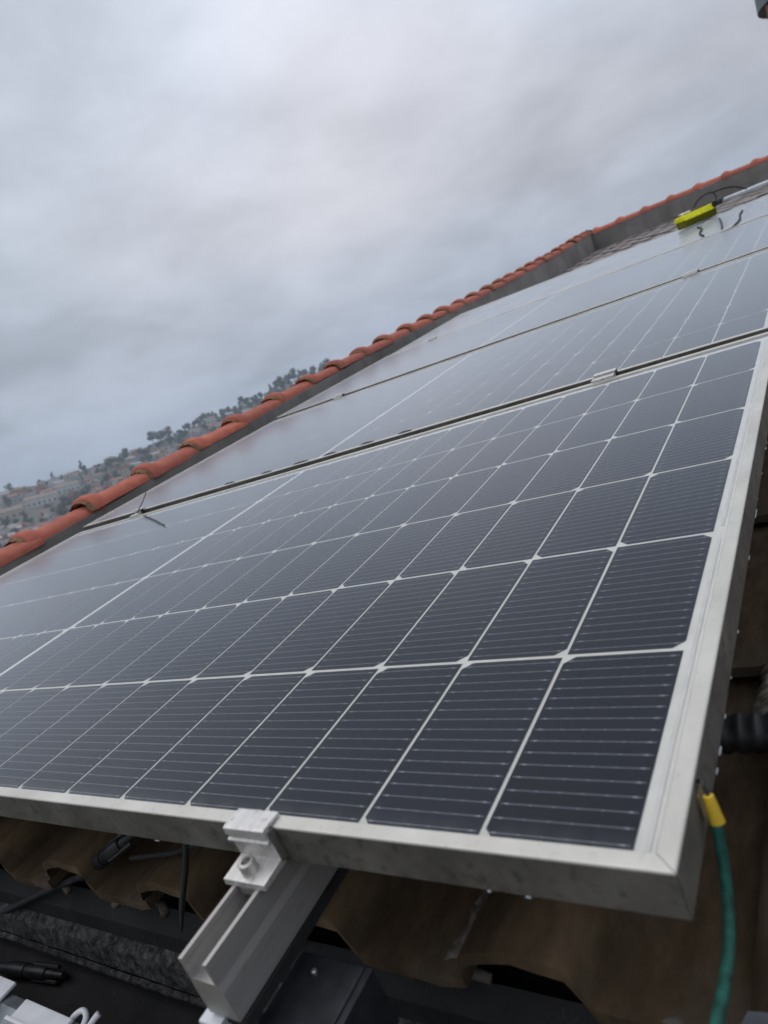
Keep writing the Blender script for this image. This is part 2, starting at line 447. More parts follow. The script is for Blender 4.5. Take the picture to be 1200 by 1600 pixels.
n = len(azs)
for i in range(len(rs) - 1):
    for j in range(n):
        g.f.append((i * n + j, i * n + (j + 1) % n, (i + 1) * n + (j + 1) % n, (i + 1) * n + j)); g.mi.append(0)
tag(g.build('hill', 'hill', smooth=True), kind='structure')

# ================================================================== THE HOUSE: walls, parapet, roof, gutter
UW = -2.35                    # inner face of the side parapet
VT = 9.42                     # inner face of the upper parapet
CAPZ = [(-0.6, -0.01), (0.5, 0.010), (0.9, 0.021), (1.4, 0.030), (1.9, 0.050), (3.0, 0.082), (4.0, 0.100), (5.6, 0.100), (6.9, 0.115), (9.6, 0.185)]
def capz(v): return lerp_tab(CAPZ, v)
def roofz(v): return -0.205 + 0.0175 * v
house = thing('tiled_house', 'house with brown tiled roof and grey parapets capped in red barrel tiles', 'house', roofm())
def inv(p): return RX.inverted() @ (Vector(p) - Vector((0, 0, H0)))
# outer walls down to the ground
g = MB()
xa, xb, ya, yb = -2.52, 2.6, 0.20, 9.38
for (p, q) in (((xa, ya), (xb, ya)), ((xb, ya), (xb, yb)), ((xb, yb), (xa, yb)), ((xa, yb), (xa, ya))):
    def topz(pt): return H0 + pt[1] * math.tan(TH) - 0.42
    ps = [(p[0], p[1], 0), (q[0], q[1], 0), (q[0], q[1], topz(q)), (p[0], p[1], topz(p))]
    g.add([inv(a) for a in ps], [(0, 1, 2, 3)])
g.build('wall', 'house_paint', house)
# side parapet
g = MB(); nv = 40; T = 0.16
sec = []
for i in range(nv + 1):
    v = -0.55 + (VT + T + 0.55) * i / nv; zt = capz(v) + 0.004; zb = roofz(v) - 0.12
    w = 0.004 * math.sin(v * 3.1) + 0.003 * math.sin(v * 7.7)
    sec.append([(UW + w, v, zb), (UW + w, v, zt), (UW - T, v, zt), (UW - T, v, zb)])
for s in sec: g.v += s
for i in range(nv):
    for j in range(4): g.f.append((4 * i + j, 4 * i + (j + 1) % 4, 4 * i + 4 + (j + 1) % 4, 4 * i + 4 + j))
g.f += [(3, 2, 1, 0), tuple(4 * nv + j for j in range(4))]; g.mi = [0] * len(g.f)
par_side = g.build('side_parapet', 'render', house)
# upper parapet
g = MB(); g.box((UW + 0.002, VT, roofz(VT) - 0.12), (2.6, VT + T, 0.176))
par_top = g.build('upper_parapet', 'render', house)

def cap_tile_mesh(L=0.345, hw=0.074, hh=0.046, seg=14, name='cap_tile'):
    """barrel tile: tapered half round with a flared collar at its lower end; origin at lower end, runs along +y"""
    g = MB(); th = 0.013
    st = [(0.0, 1.10, 0.007), (0.008, 1.19, 0.011), (0.028, 1.22, 0.012), (0.048, 1.18, 0.010), (0.072, 1.05, 0.004), (0.095, 1.0, 0.001), (0.22, 0.99, 0.0), (L, 0.96, 0.0)]
    rows = []
    for (y, s, dz) in st:
        row = []
        for j in range(seg + 1):
            a = math.pi * j / seg
            row.append((hw * (1 + (s - 1) * .45) * math.cos(a), y, hh * s * math.sin(a) ** 0.8 + dz * math.sin(a)))
        rows.append(row)
    m = seg + 1
    for row in rows: g.v += row
    for row, (y, s, dz) in zip(rows, st):
        for (x, y_, z) in row:
            q = 1 - th / hw
            g.v.append((x * q, y_, z * (1 - th / hh) if z > 0 else z))
    o = len(rows) * m
    for i in range(len(rows) - 1):
        for j in range(seg):
            g.f.append((i * m + j, (i + 1) * m + j, (i + 1) * m + j + 1, i * m + j + 1))
            g.f.append((o + i * m + j, o + i * m + j + 1, o + (i + 1) * m + j + 1, o + (i + 1) * m + j))
    for j in range(seg):
        g.f.append((j, j + 1, o + j + 1, o + j))
        e = (len(rows) - 1) * m
        g.f.append((e + j, o + e + j, o + e + j + 1, e + j + 1))
    for i in range(len(rows) - 1):
        g.f.append((i * m, o + i * m, o + (i + 1) * m, (i + 1) * m))
        g.f.append((i * m + seg, (i + 1) * m + seg, o + (i + 1) * m + seg, o + i * m + seg))
    g.mi = [0] * len(g.f)
    me = g.mesh(name, 'terracotta'); sharp(me, 50); return me
cap_me = cap_tile_mesh()
def mortar_mesh(sd):
    rnd = random.Random(sd); g = MB(); seg = 14
    rows = []
    for (y, s) in ((-0.020, 0.97), (-0.010, 1.03), (0.002, 1.08), (0.014, 1.04)):
        rows.append([(0.073 * s * math.cos(math.pi * j / seg) * (1 + rnd.uniform(-.02, .02)), y + rnd.uniform(-.007, .007), (0.050 * s * math.sin(math.pi * j / seg)) * (1 + rnd.uniform(-.05, .05)) + 0.002) for j in range(seg + 1)])
    for row in rows: g.v += row
    for i in range(3):
        for j in range(seg): g.f.append((i * 15 + j, (i + 1) * 15 + j, (i + 1) * 15 + j + 1, i * 15 + j + 1))
    g.mi = [0] * len(g.f)
    return g.mesh('mortar', 'mossy_mortar', True)
mort = [mortar_mesh(i) for i in range(3)]
joints = [-0.47, -0.17, 0.13, 0.45, 0.755, 1.055, 1.345, 1.665, 1.97, 2.285, 2.625, 2.945, 3.245, 3.555, 3.88, 4.22]
while joints[-1] < VT - 0.25: joints.append(joints[-1] + 0.318)
rnd = random.Random(5)
for i, v in enumerate(joints):
    if v > VT - 0.1: break
    o = link('cap_tile', cap_me, par_side)
    sl_ = math.atan2(capz(v + 0.3) - capz(v), 0.3)
    o.location = (UW - 0.076 + rnd.uniform(-.006, .006), v, capz(v) + 0.007 + rnd.uniform(-.004, .004))
    o.rotation_euler = (sl_ - 0.02, rnd.uniform(-.04, .04), rnd.uniform(-.025, .025)); s = rnd.uniform(.96, 1.04); o.scale = (s, 1, s)
    m_ = link('mortar', mort[i % 3], par_side); m_.location = o.location; m_.rotation_euler = o.rotation_euler
u = -2.02 - 0.31
i = 0
while u < 2.4:
    o = link('cap_tile', cap_me, par_top)
    o.location = (u, VT + 0.075 + rnd.uniform(-.005, .005), 0.178 + rnd.uniform(-.003, .003))
    o.rotation_euler = (-0.01, rnd.uniform(-.03, .03), -math.pi / 2 + rnd.uniform(-.02, .02))
    m_ = link('mortar', mort[i % 3], par_top); m_.location = o.location; m_.rotation_euler = o.rotation_euler
    u += 0.308; i += 1
g = MB(); g.tube([(UW - 0.08, VT - 0.02, 0.19), (UW - 0.07, VT + 0.06, 0.212), (UW + 0.0, VT + 0.09, 0.20)], [0.03, 0.048, 0.03], 10)
g.build('corner_mortar', 'rough_mortar', par_side, smooth=True)

# roof tiles: roman profile, one object each where the photo shows them
roof_deck = MB().prism([(UW, -0.03), (2.5, -0.03), (2.5, -0.10), (UW, -0.10)], lambda p, t: (p[0], t, roofz(t) + p[1] - 0.03), 0.06, VT).build('roof_deck', 'bitumen', house)
TP, TL = 0.2, 0.37
prof = []
for j in range(9):                       # barrel
    a = math.pi * j / 8; prof.append((0.052 - 0.052 * math.cos(a), 0.040 * math.sin(a) ** 0.8))
prof += [(0.12, -0.004), (0.15, -0.008), (0.18, -0.005), (0.206, 0.004)]
def tile_mesh(sd, mat='shaded_eavetile', amp=1.0):
    rnd = random.Random(sd); g = MB(); th = 0.012 if amp == 1 else 0.008; m = len(prof); rows = []
    ys = [0.0, 0.12, 0.26, 0.43]
    for k_, y in enumerate(ys):
        lift = (0.022 if amp == 1 else 0.013) * (1 - y / TL)
        rows.append([(x, y + (rnd.uniform(-.004, .004) if k_ == 0 else 0), z * amp + lift) for x, z in prof])
    for row in rows: g.v += row
    for row in rows: g.v += [(x, y, z - th) for x, y, z in row]
    o = len(rows) * m
    for i in range(len(rows) - 1):
        for j in range(m - 1):
            g.f.append((i * m + j, i * m + j + 1, (i + 1) * m + j + 1, (i + 1) * m + j))
    for j in range(m - 1): g.f.append((j, o + j, o + j + 1, j + 1))
    for i in range(len(rows) - 1):
        g.f.append((i * m, (i + 1) * m, o + (i + 1) * m, o + i * m))
        g.f.append((i * m + m - 1, o + i * m + m - 1, o + (i + 1) * m + m - 1, (i + 1) * m + m - 1))
    g.mi = [0] * len(g.f)
    me = g.mesh('roof_tile', mat); sharp(me, 45); return me
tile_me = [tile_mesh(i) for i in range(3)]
tile_up = [tile_mesh(i + 5, 'rooftile', 0.16) for i in range(3)]
U0 = 0.01 - 0.2 * 12
hidden = MB()
sl_r = math.atan(0.0175)
for kc in range(26):
    v = 0.035 + TL * kc
    if v > VT - 0.05: break
    for jc in range(19):
        u = U0 + TP * jc
        near = kc <= 2 and -1.25 < u < 0.75
        far = v > 6.3 and u < 0.65
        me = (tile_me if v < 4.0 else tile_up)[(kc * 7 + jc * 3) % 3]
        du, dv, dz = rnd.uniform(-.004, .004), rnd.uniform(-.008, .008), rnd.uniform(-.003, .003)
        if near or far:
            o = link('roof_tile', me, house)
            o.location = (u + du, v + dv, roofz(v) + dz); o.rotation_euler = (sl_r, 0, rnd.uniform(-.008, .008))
        else:
            b = len(hidden.v)
            for vt in me.vertices:
                hidden.v.append((vt.co.x + u + du, vt.co.y + v + dv, vt.co.z + roofz(v) + dz + 0.0175 * vt.co.y))
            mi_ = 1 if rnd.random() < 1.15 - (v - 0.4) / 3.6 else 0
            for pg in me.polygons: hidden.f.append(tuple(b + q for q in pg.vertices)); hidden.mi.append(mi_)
tag(hidden.build('covered_roof_tiles', ['rooftile', 'shaded_eavetile'], house, auto=45), kind='stuff')
# mortar bedding under the lowest tile ends and fallen crumbs on the first course
rnd2 = random.Random(3)
for jc in range(2, 14):
    u = U0 + TP * jc; g = MB()
    pts = [(u + 0.11 + 0.10 * t, 0.045 + rnd2.uniform(-.008, .008), roofz(0) - 0.004 + 0.012 * math.sin(t * 3) + rnd2.uniform(-.003, .003)) for t in [i_ / 7 for i_ in range(8)]]
    g.tube(pts, [rnd2.uniform(.002, .006) for _ in pts], 7)
    g.build('bedding_mortar', 'rough_mortar', house, smooth=True)
for (uu, vv, ln) in ((-0.197, 0.045, 0.30), (-0.397, 0.05, 0.2), (-0.597, 0.05, 0.16), (0.003, 0.3, 0.2)):
    g = MB(); nseg = 70; rows = []; wa = wb = .8
    for q in range(nseg + 1):
        t = q / nseg; v = vv + ln * t; wa = .7 * wa + .3 * rnd2.uniform(.1, 1.5); wb = .7 * wb + .3 * rnd2.uniform(.1, 1.5)
        w0 = 0.010 * (1 - .6 * t) * wa; w1 = 0.017 * (1 - .7 * t) * wb
        zz = roofz(v) + 0.022 - 0.05 * t * ln
        rows.append([(uu - w1, v, zz - 0.004), (uu - w1 * .5, v, zz + rnd2.uniform(0, .004)), (uu + rnd2.uniform(-.002, .002), v, zz + 0.003 + rnd2.uniform(0, .004)), (uu + w0 * .7, v, zz + rnd2.uniform(.006, .010)), (uu + w0, v, zz + 0.004)])
    for row in rows: g.v += row
    for q in range(nseg):
        for c_ in range(4): g.f.append((q * 5 + c_, q * 5 + c_ + 1, q * 5 + c_ + 6, q * 5 + c_ + 5)); g.mi.append(0)
    g.build('mortar_crust', 'pale_mortar', house, smooth=True)

# gutter along the eave
def strip(poly, name, mat, parent, u0=-2.3, u1=1.2, nseg=60, wob=0.0):
    g = MB(); rn = random.Random(len(poly) * 7 + int(wob * 1e5)); m = len(poly)
    for i in range(nseg + 1):
        t = u0 + (u1 - u0) * i / nseg
        for (v, z) in poly: g.v.append((t, v + rn.uniform(-wob, wob), z + rn.uniform(-wob, wob)))
    for i in range(nseg):
        for j in range(m): g.f.append((i * m + j, i * m + (j + 1) % m, (i + 1) * m + (j + 1) % m, (i + 1) * m + j))
    g.f += [tuple(range(m))[::-1], tuple(nseg * m + j for j in range(m))]; g.mi = [0] * len(g.f)
    return g.build(name, mat, parent)
gutter = strip([(0.060, -0.222), (0.040, -0.240), (0.034, -0.330), (-0.060, -0.335), (-0.062, -0.275), (-0.070, -0.275), (-0.074, -0.345), (0.060, -0.345)], 'gutter', 'bitumen', house)
strip([(0.040, -0.262), (0.026, -0.270), (0.020, -0.296), (0.034, -0.302)], 'cement_fillet', 'speck', gutter, wob=0.0004, nseg=220)
strip([(0.020, -0.299), (0.014, -0.300), (0.014, -0.304), (0.022, -0.306)], 'sealant_bead', 'speck', gutter, wob=0.0006, nseg=260)
strip([(-0.062, -0.250), (-0.075, -0.246), (-0.098, -0.256), (-0.098, -0.262), (-0.076, -0.254), (-0.066, -0.272)], 'gutter_lip', 'galvanised_steel', gutter, nseg=4)
strip([(-0.098, -0.262), (-0.112, -0.268), (-0.112, -0.36), (-0.100, -0.36)], 'fascia', 'dark_steel', gutter, nseg=2)

# chimney behind the upper parapet
ch = thing('chimney', 'chimney with grey cowl in the top right corner of the picture', 'chimney', Matrix.Translation((0.135, 10.45, 0)))
g = MB(); g.box((-0.20, -0.2, 0), (0.35, 0.35, H0 + 4.02)); g.build('stack', 'chimney_render', ch, bevel=0.01)
g = MB(); cz = H0 + 4.02
g.tube([(0.07, 0.07, cz + .02), (0.07, 0.07, cz + .03), (0.07, 0.07, cz + 0.45), (0.07, 0.07, cz + 0.5)], [0.30, 0.37, 0.36, 0.2], 24); g.build('cowl', 'chimney_cowl', ch, auto=40)

# ================================================================== SOLAR PANELS
LO, LI = 0.023, 0.0105        # outer and inner edge of the lip on the short side
GAPM = 0.012
UL = -(24 * PU + GAPM) - LO + 0.002
WID = 1.157; V0S = [-0.0105, 1.1665, 2.3435, 3.5205]
PLANES = [(0.0045, -0.0060, 0.0007), (0.0125, -0.0097, 0.0080), (0.0270, -0.0123, 0.0095), (0.0375, -0.0102, 0.0195)]
ROWY = [0, .184, .3685, .554, .7405, .929, 1.119]
def cell_mesh(side):
    h = 0.0082; x, y = CW / 2, CH / 2
    if side > 0: pl = [(-x, -y), (x - h, -y), (x, -y + h), (x, y - h), (x - h, y), (-x, y)]
    else: pl = [(x, y), (-x + h, y), (-x, y - h), (-x, -y + h), (-x + h, -y), (x, -y)]
    g = MB(); g.prism(pl, lambda p, t: (p[0], p[1], t), 0.0, 0.0003)
    return g.mesh('solar_cell', 'cell')
cell_me = {1: cell_mesh(1), -1: cell_mesh(-1)}
FP = [(0, -.028), (.024, -.028), (.024, -.0264), (.0018, -.0264), (.0018, -.003), (.0115, -.003), (.0115, .0006), (.0106, .0014), (.0014, .0014), (.0004, .001), (0, 0)]
def frame_bar(p0, p1, inward):
    """mitred extrusion from corner p0 to corner p1 of the outer rectangle"""
    p0, p1 = Vector(p0), Vector(p1); d = (p1 - p0).normalized(); inw = Vector(inward); g = MB(); n = len(FP)
    for p, s in ((p0, 1), (p1, -1)):
        for (dd, z) in FP: g.v.append(tuple(p + d * s * (dd + 0.00025) + inw * dd + Vector((0, 0, z))))
    for i in range(n):
        top = 5 <= i <= 9
        g.f.append((i, (i + 1) % n, n + (i + 1) % n, n + i)); g.mi.append(0 if top else 1)
    return g
def panel_matrix(i):
    a, b, c_ = PLANES[i]; v0 = V0S[i]
    o = Vector((0, v0 + 0.0105, a + b * 1.08 + c_ * 0.0105))
    X = Vector((1, 0, b)).normalized(); Y = Vector((0, 1, c_)); Y = (Y - X * Y.dot(X)).normalized(); Zv = X.cross(Y)
    m = Matrix.Identity(4)
    for r_ in range(3): m[r_][0] = X[r_]; m[r_][1] = Y[r_]; m[r_][2] = Zv[r_]
    m.translation = o
    return BASE @ m, m
PLAB = ['nearest solar panel, its whole cell grid and bare lower corner in front of the camera',
        'second solar panel up the roof, just above the nearest one',
        'third solar panel up the roof, below the pale uppermost one',
        'uppermost solar panel, palest in the sky glare, under the yellow brush']
PM = []
for i in range(4):
    mw, ml = panel_matrix(i); PM.append(ml)
    ul = UL if i < 3 else UL
    root = thing('solar_panel', PLAB[i], 'solar panel', mw, 'solar panels in a column up the roof')
    y0, y1 = -0.0105, -0.0105 + WID
    cs = [(UL, y0, 0), (LO, y0, 0), (LO, y1, 0), (UL, y1, 0)]
    for q, inw in enumerate(((0, 1, 0), (-1, 0, 0), (0, -1, 0), (1, 0, 0))):
        b = frame_bar(cs[q], cs[(q + 1) % 4], inw).build('frame_bar', ['lip', 'side'], root)
    e = 0.0025
    bs = MB().box((UL + e, y0 + e, -0.0052), (LO - e, y1 - e, -0.0042)).build('backsheet', 'backsheet', root)
    for rr in range(6):
        for cc in range(24):
            
            sd = -1 if rr % 2 == 0 else 1
            x = -(cc + 0.5) * PU - (GAPM if cc >= 12 else 0); y = (ROWY[rr] + ROWY[rr + 1]) / 2
            o = link('solar_cell', cell_me[sd], bs); o.location = (x, y, -0.0040); o.scale.y = (ROWY[rr + 1] - ROWY[rr]) / PV
    # collecting ribbons down the short margins
    for (xa_, xb_) in ((0.0038, 0.0068), (-(24 * PU + GAPM) - 0.0064, -(24 * PU + GAPM) - 0.0034)):
        for q in range(3):
            ya_, yb_ = ROWY[q * 2] + (0.012 if q else 0.004), ROWY[q * 2 + 2] - 0.012
            MB().box((xa_, ya_, -0.0040), (xb_, yb_, -0.0036)).build('collector_ribbon', 'ribbon', bs)
    g = MB(); g.add([(UL + e, y0 + e, -0.0012), (LO - e, y0 + e, -0.0012), (LO - e, y1 - e, -0.0012), (UL + e, y1 - e, -0.0012)], [(0, 1, 2, 3)])
    g.build('glass_pane', 'soiled_solar_glass' if i == 3 else 'solar_glass', root)
    if i == 0:      # rain drops hanging under the lower edge and the right edge
        rd = random.Random(9); g = MB()
        for q in range(20):
            if q < 3: c = Vector((rd.uniform(-0.75, 0.015), y0 - 0.0004, -0.0285))
            else: c = Vector((LO + 0.0004, rd.uniform(0.0, 0.9), -0.0285))
            L_ = rd.uniform(.0015, .007); ax = Vector((1, 0, 0)) if q < 3 else Vector((0, 1, 0)); r_ = rd.uniform(.0004, .0008)
            g.tube([c - ax * L_, c - ax * L_ * .5, c + ax * L_ * .5, c + ax * L_], [r_ * .3, r_, r_, r_ * .3], 6)
        tag(g.build('rain_drops', 'water_drop', root, smooth=True), kind='stuff')
    if i == 1:      # grime patches left along its lower lip
        rd = random.Random(4); g = MB()
        for x in (-0.78, -0.90, -1.02, -1.14, -1.27, -1.42):
            x += rd.uniform(-.01, .01); L_ = rd.uniform(.02, .032)
            g.tube([(x - L_, y0 + .0105, .0016), (x - L_ * .3, y0 + .0118, .002), (x + L_ * .5, y0 + .0112, .002), (x + L_, y0 + .0105, .0016)], [.0008, .003, .0026, .0008], 6)
        tag(g.build('grime_lumps', 'black_rubber', root, smooth=True), kind='stuff')

# ------------------------------------------------------------------ rail, clamps
# a long thin two-flange channel running up the slope beneath the panels
rail = thing('mounting_rail', 'aluminium mounting rail sticking out below the nearest panel', 'rail', roofm(-0.2655, -0.092, -0.0295))
g = MB(); hw = 0.0135
prof_r = [(-hw, 0), (-hw + .0034, 0), (-hw + .0034, -.004), (-hw + .0026, -.005), (-hw + .0026, -.017), (hw - .0026, -.017), (hw - .0026, -.005), (hw - .0034, -.004), (hw - .0034, 0), (hw, 0),
          (hw, -.018), (hw + .0012, -.024), (hw + .0012, -.048), (-hw - .0012, -.048), (-hw - .0012, -.024), (-hw, -.018)]
g.prism(prof_r, lambda p, t: (p[0], t, p[1] + 0.0125 * t), 0.0, 4.72)
g.build('channel', 'rail', rail)
# clear plastic and a rubber strip beneath
g = MB(); g.prism([(-.012, -.049), (.0165, -.049), (.0165, -.057), (-.012, -.057)], lambda p, t: (p[0] + 0.0012 * math.sin(t * 160), t, p[1] + 0.0125 * t), 0.002, 0.42)
g.build('rubber_strip', 'black_rubber', rail)

hook = thing('roof_hook', 'dark steel roof hook bolted under the aluminium rail', 'bracket', roofm(-0.232, -0.10, -0.100))
g = MB(); g.box((-.030, -.02, -.006), (.028, .075, 0)); g.build('hook_plate', 'dark_steel', hook, bevel=0.0015)
g = MB(); g.box((.0285, -.02, -.05), (.034, .075, -.001)); g.build('hook_flange', 'dark_steel', hook, bevel=0.001)
g = MB(); g.tube([(-.008, .062, 0), (-.008, .062, .002), (-.008, .062, .0025)], [.0022, .0022, .0014], 6); g.build('hook_bolt', 'steel_bolt', hook)
g = MB(); g.box((-.02, .06, -.10), (.02, .066, -.0065)); g.build('hook_leg', 'dark_steel', hook)

def bolt(parent, x, y, z, r_=0.0062, h=0.0085):
    g = MB(); n = 20
    # socket cap screw: rim, hexagonal recess
    ring_o = lambda rr, zz, m=n: [(x + rr * math.cos(2 * math.pi * j / m), y + rr * math.sin(2 * math.pi * j / m), zz) for j in range(m)]
    rings = [ring_o(r_, z), ring_o(r_, z + h - .0006), ring_o(r_ * .9, z + h), ring_o(r_ * .56, z + h), ring_o(r_ * .52, z + h - .0045)]
    for q in rings: g.v += q
    for i_ in range(4):
        for j in range(n): g.f.append((i_ * n + j, i_ * n + (j + 1) % n, (i_ + 1) * n + (j + 1) % n, (i_ + 1) * n + j))
    g.f.append(tuple(4 * n + j for j in range(n))); g.mi = [0] * len(g.f)
    return g.build('bolt', 'steel_bolt', parent, auto=35)
ec = thing('end_clamp', 'bright aluminium end clamp bolted on the rail, gripping the lower panel edge', 'clamp', roofm(-0.2655, -0.0105, 0.0))
g = MB()
pc = [(.0105, .0016), (.0105, .0042), (-.0060, .0046), (-.0082, .0036), (-.0086, -.0020), (-.0070, -.0026), (-.0072, -.0048), (-.0092, -.0056), (-.0092, -.0072), (-.0058, -.0086), (-.0054, -.0225), (-.0262, -.0240), (-.0266, -.0288), (-.0022, -.0280), (-.0022, -.0020), (-.0022, .0018)]
g.prism(pc, lambda p, t: (t, p[0], p[1]), -0.0205, 0.0205)
g.build('clamp_body', 'alu', ec, bevel=0.0005)
g = MB()
for q in range(7): g.tube([(0.0207, -0.0052 + .0003 * q, -.0215 + q * .0026), (0.0207, -0.0022, -.0215 + q * .0026)], .0006, 5)
g.box((0.0206, -.0056, -.024), (.0222, -.0004, .001)); g.build('toothed_edge', 'side', ec)
bolt(ec, -0.0005, -0.0168, -0.0236)
g = MB(); g.box((-.008, -.0262, -.036), (.008, -.010, -.0292)); g.build('sliding_nut', 'steel_bolt', ec, bevel=.0008)

def mid_clamp(u, i, label):
    """between panel i and i+1"""
    ml = PM[i]; p = ml @ Vector((u, WID - 0.0105 + 0.010, 0.0))
    pn = PM[i + 1] @ Vector((u, -0.0105, 0.0)); dz = pn.z - p.z
    t = thing('mid_clamp', label, 'clamp', roofm(p.x, p.y, p.z + 0.0), 'clamps between neighbouring panels')
    g = MB(); zt = max(dz, 0)
    pc = [(-.0205, .0018), (-.0205, .0068), (-.0062, .0074), (-.0050, .006), (-.0042, -.016), (.0042, -.016), (.0050, .006 + zt), (.0062, .0074 + zt), (.0205, .0070 + zt), (.0205, .0020 + zt), (.0075, .0020 + zt), (.0068, -.0185), (-.0068, -.0185), (-.0075, .0018)]
    g.prism(pc, lambda p, q: (q, p[0], p[1]), -0.0225, 0.0225); g.build('clamp_body', 'alu', t, bevel=0.0004)
    bolt(t, 0, 0, -0.016, 0.004, 0.012)
    g = MB(); g.box((.0235, -.004, -.02), (.026, .005, .006 + zt)); g.build('rubber_end', 'black_rubber', t)
    return t
mid_clamp(-0.285, 0, 'clamp between the nearest and second panel, by the right half of their joint')
mid_clamp(-1.850, 0, 'clamp between the nearest and second panel with a black cable tie, beside the red cap')
mid_clamp(-0.270, 1, 'clamp between the second and third panel, towards the right picture edge')
mid_clamp(-1.780, 1, 'clamp between the second and third panel, close to the side parapet')
mid_clamp(-0.262, 2, 'clamp under the uppermost panel below the yellow brush')
mid_clamp(-1.860, 2, 'clamp at the left end of the uppermost panel beside the parapet')

# ------------------------------------------------------------------ cables and small things
def rtube(name, label, cat, pts, r_, mat, n=6, seg=10, group=None):
    """a tube given in roof coordinates; origin at its first point"""
    p0 = Vector(pts[0]); g = MB(); sp_ = spline([Vector(p) - p0 for p in pts], n)
    g.tube(sp_, r_ if not isinstance(r_, list) else [lerp_tab([(i_ / (len(r_) - 1), x) for i_, x in enumerate(r_)], j / (len(sp_) - 1)) for j in range(len(sp_))], seg)
    o = g.build(name, mat, None, smooth=True); o.matrix_world = roofm(*p0)
    return tag(o, label, cat, group)
# cable tie round the left clamp: a tail standing up
rtube('tie_reflection', 'thin black cable tie standing up from the left clamp of the nearest joint', 'cable tie', [(-1.852, 1.160, 0.008), (-1.849, 1.157, 0.020), (-1.80, 1.157, 0.048), (-1.762, 1.157, 0.073)], [0.0024, 0.0018, 0.0016, 0.0014], 'black_plastic', 5, 6)
rtube('tie_reflection', 'dark reflection of the cable tie on the nearest panel below its left clamp', 'cable tie', [(-1.776, 1.118, 0.0108), (-1.606, 1.019, 0.0112), (-1.43, 0.913, 0.0095)], [0.0020, 0.0018, 0.0016], 'black_plastic', 5, 6)  # the tie's mirror image in the glass, modelled as a dark tube
# earthing cable with yellow tape
gc = thing('earthing_cable', 'green earthing cable with yellow tape hanging from the right panel frame', 'cable', roofm(0.030, 0.046, -0.004))
p0 = Vector((0.030, 0.046, -0.004))
pts = [Vector(p) - p0 for p in [(0.0302, 0.043, -0.020), (0.0302, 0.034, -0.038), (0.0300, 0.024, -0.0505), (0.0300, 0.013, -0.0575), (0.0300, 0.003, -0.061), (0.0300, -0.018, -0.0605), (0.0300, -0.040, -0.056), (0.030, -0.08, -0.046)]]
g = MB(); g.tube(spline(pts, 6), 0.0029, 14); g.build('insulation', 'green_insulation', gc, smooth=True)
g = MB(); g.tube(spline([Vector(p) - p0 for p in [(0.0292, 0.0472, -0.0075), (0.0298, 0.0455, -0.0135), (0.0307, 0.0430, -0.0215)]], 4), [.0027 + .0013 * (q / 8) for q in range(9)], 14); g.build('tape', 'yellow_tape', gc, auto=50)
g = MB(); g.box((0.0233 - .030, 0.046 - p0.y, -0.0235 - p0.z), (0.0240 - .030, 0.059 - p0.y, -0.0085 - p0.z)); g.build('tape_patch', 'old_tape', gc)
g = MB(); g.tube(spline([Vector(p) - p0 for p in [(0.0292, 0.0472, -0.0085), (0.0275, 0.050, -0.003), (0.0262, 0.0535, -0.0035), (0.0235, 0.056, -0.006)]], 4), .0012, 8); g.build('bare_wire', 'dark_steel', gc, smooth=True)
# corrugated conduit on the tiles
cd = MB(); pts = []; rr = []
for i in range(260):
    x = -0.45 + i * 0.0042; pts.append((x, 0.012 * math.sin(x * 4), 0.0)); rr.append(0.0168 if i % 3 else 0.0138)
cd.tube(pts, rr, 16)
o = cd.build('corrugated_conduit', 'black_plastic', None, smooth=True); o.matrix_world = roofm(0.0, 0.262, -0.142)
tag(o, 'black corrugated conduit lying on the tiles right of the nearest panel', 'conduit')
# grey scrap of sheet metal on the tiles
g = MB(); g.prism([(0, 0), (.05, .004), (.046, .014), (.004, .011)], lambda p, t: (p[0], p[1], t + p[0] * .1), 0, 0.0012)
o = g.build('metal_scrap', 'galvanised_steel'); o.matrix_world = roofm(0.013, 0.018, -0.147)
tag(o, 'grey scrap of sheet metal in the bottom right corner', 'scrap')
# string cable with connectors running under the frame at the left
def connector(label, a, b, group=None):
    a, b = Vector(a), Vector(b); d = (b - a); L = d.length; d.normalize()
    z = d; x = z.orthogonal().normalized(); y = z.cross(x); m = Matrix.Identity(4)
    for r_ in range(3): m[r_][0] = x[r_]; m[r_][1] = y[r_]; m[r_][2] = z[r_]
    m.translation = a
    t = thing('cable_connector', label, 'connector', BASE @ m, group)
    f = lambda s: L * s
    MB().tube([(0, 0, f(0)), (0, 0, f(.18)), (0, 0, f(.20)), (0, 0, f(.45))], [.0062, .0085, .0095, .0095], 12).build('gland_nut', 'black_plastic', t, auto=40)
    MB().tube([(0, 0, f(.45)), (0, 0, f(.46)), (0, 0, f(.74)), (0, 0, f(.76))], [.0078, .0088, .0088, .0075], 12).build('shell', 'black_plastic', t, auto=40)
    g = MB()
    for s in (-1, 1): g.box((s * .0085 - .0022, -.003, f(.55)), (s * .0085 + .0022, .003, f(.92)))
    g.build('locking_tab', 'black_plastic', t, bevel=.0008)
    MB().tube([(0, 0, f(.76)), (0, 0, f(.86)), (0, 0, f(.87)), (0, 0, f(1))], [.0058, .0058, .0046, .0044], 12).build('socket', 'black_plastic', t, auto=40)
    return t
rtube('string_cable', 'black solar cable slanting out from under the panel at the left edge', 'cable', [(-1.10, 0.03, -0.305), (-0.98, 0.032, -0.266), (-0.84, 0.04, -0.216), (-0.722, 0.05, -0.178)], 0.0046, 'black_rubber')
connector('black cable connector half hidden under the panel, at the end of the slanting cable', (-0.735, 0.048, -0.182), (-0.60, 0.07, -0.120))
connector('black cable connector lying loose in the dark gutter at the left edge', (-0.975, -0.014, -0.319), (-0.835, 0.004, -0.319))
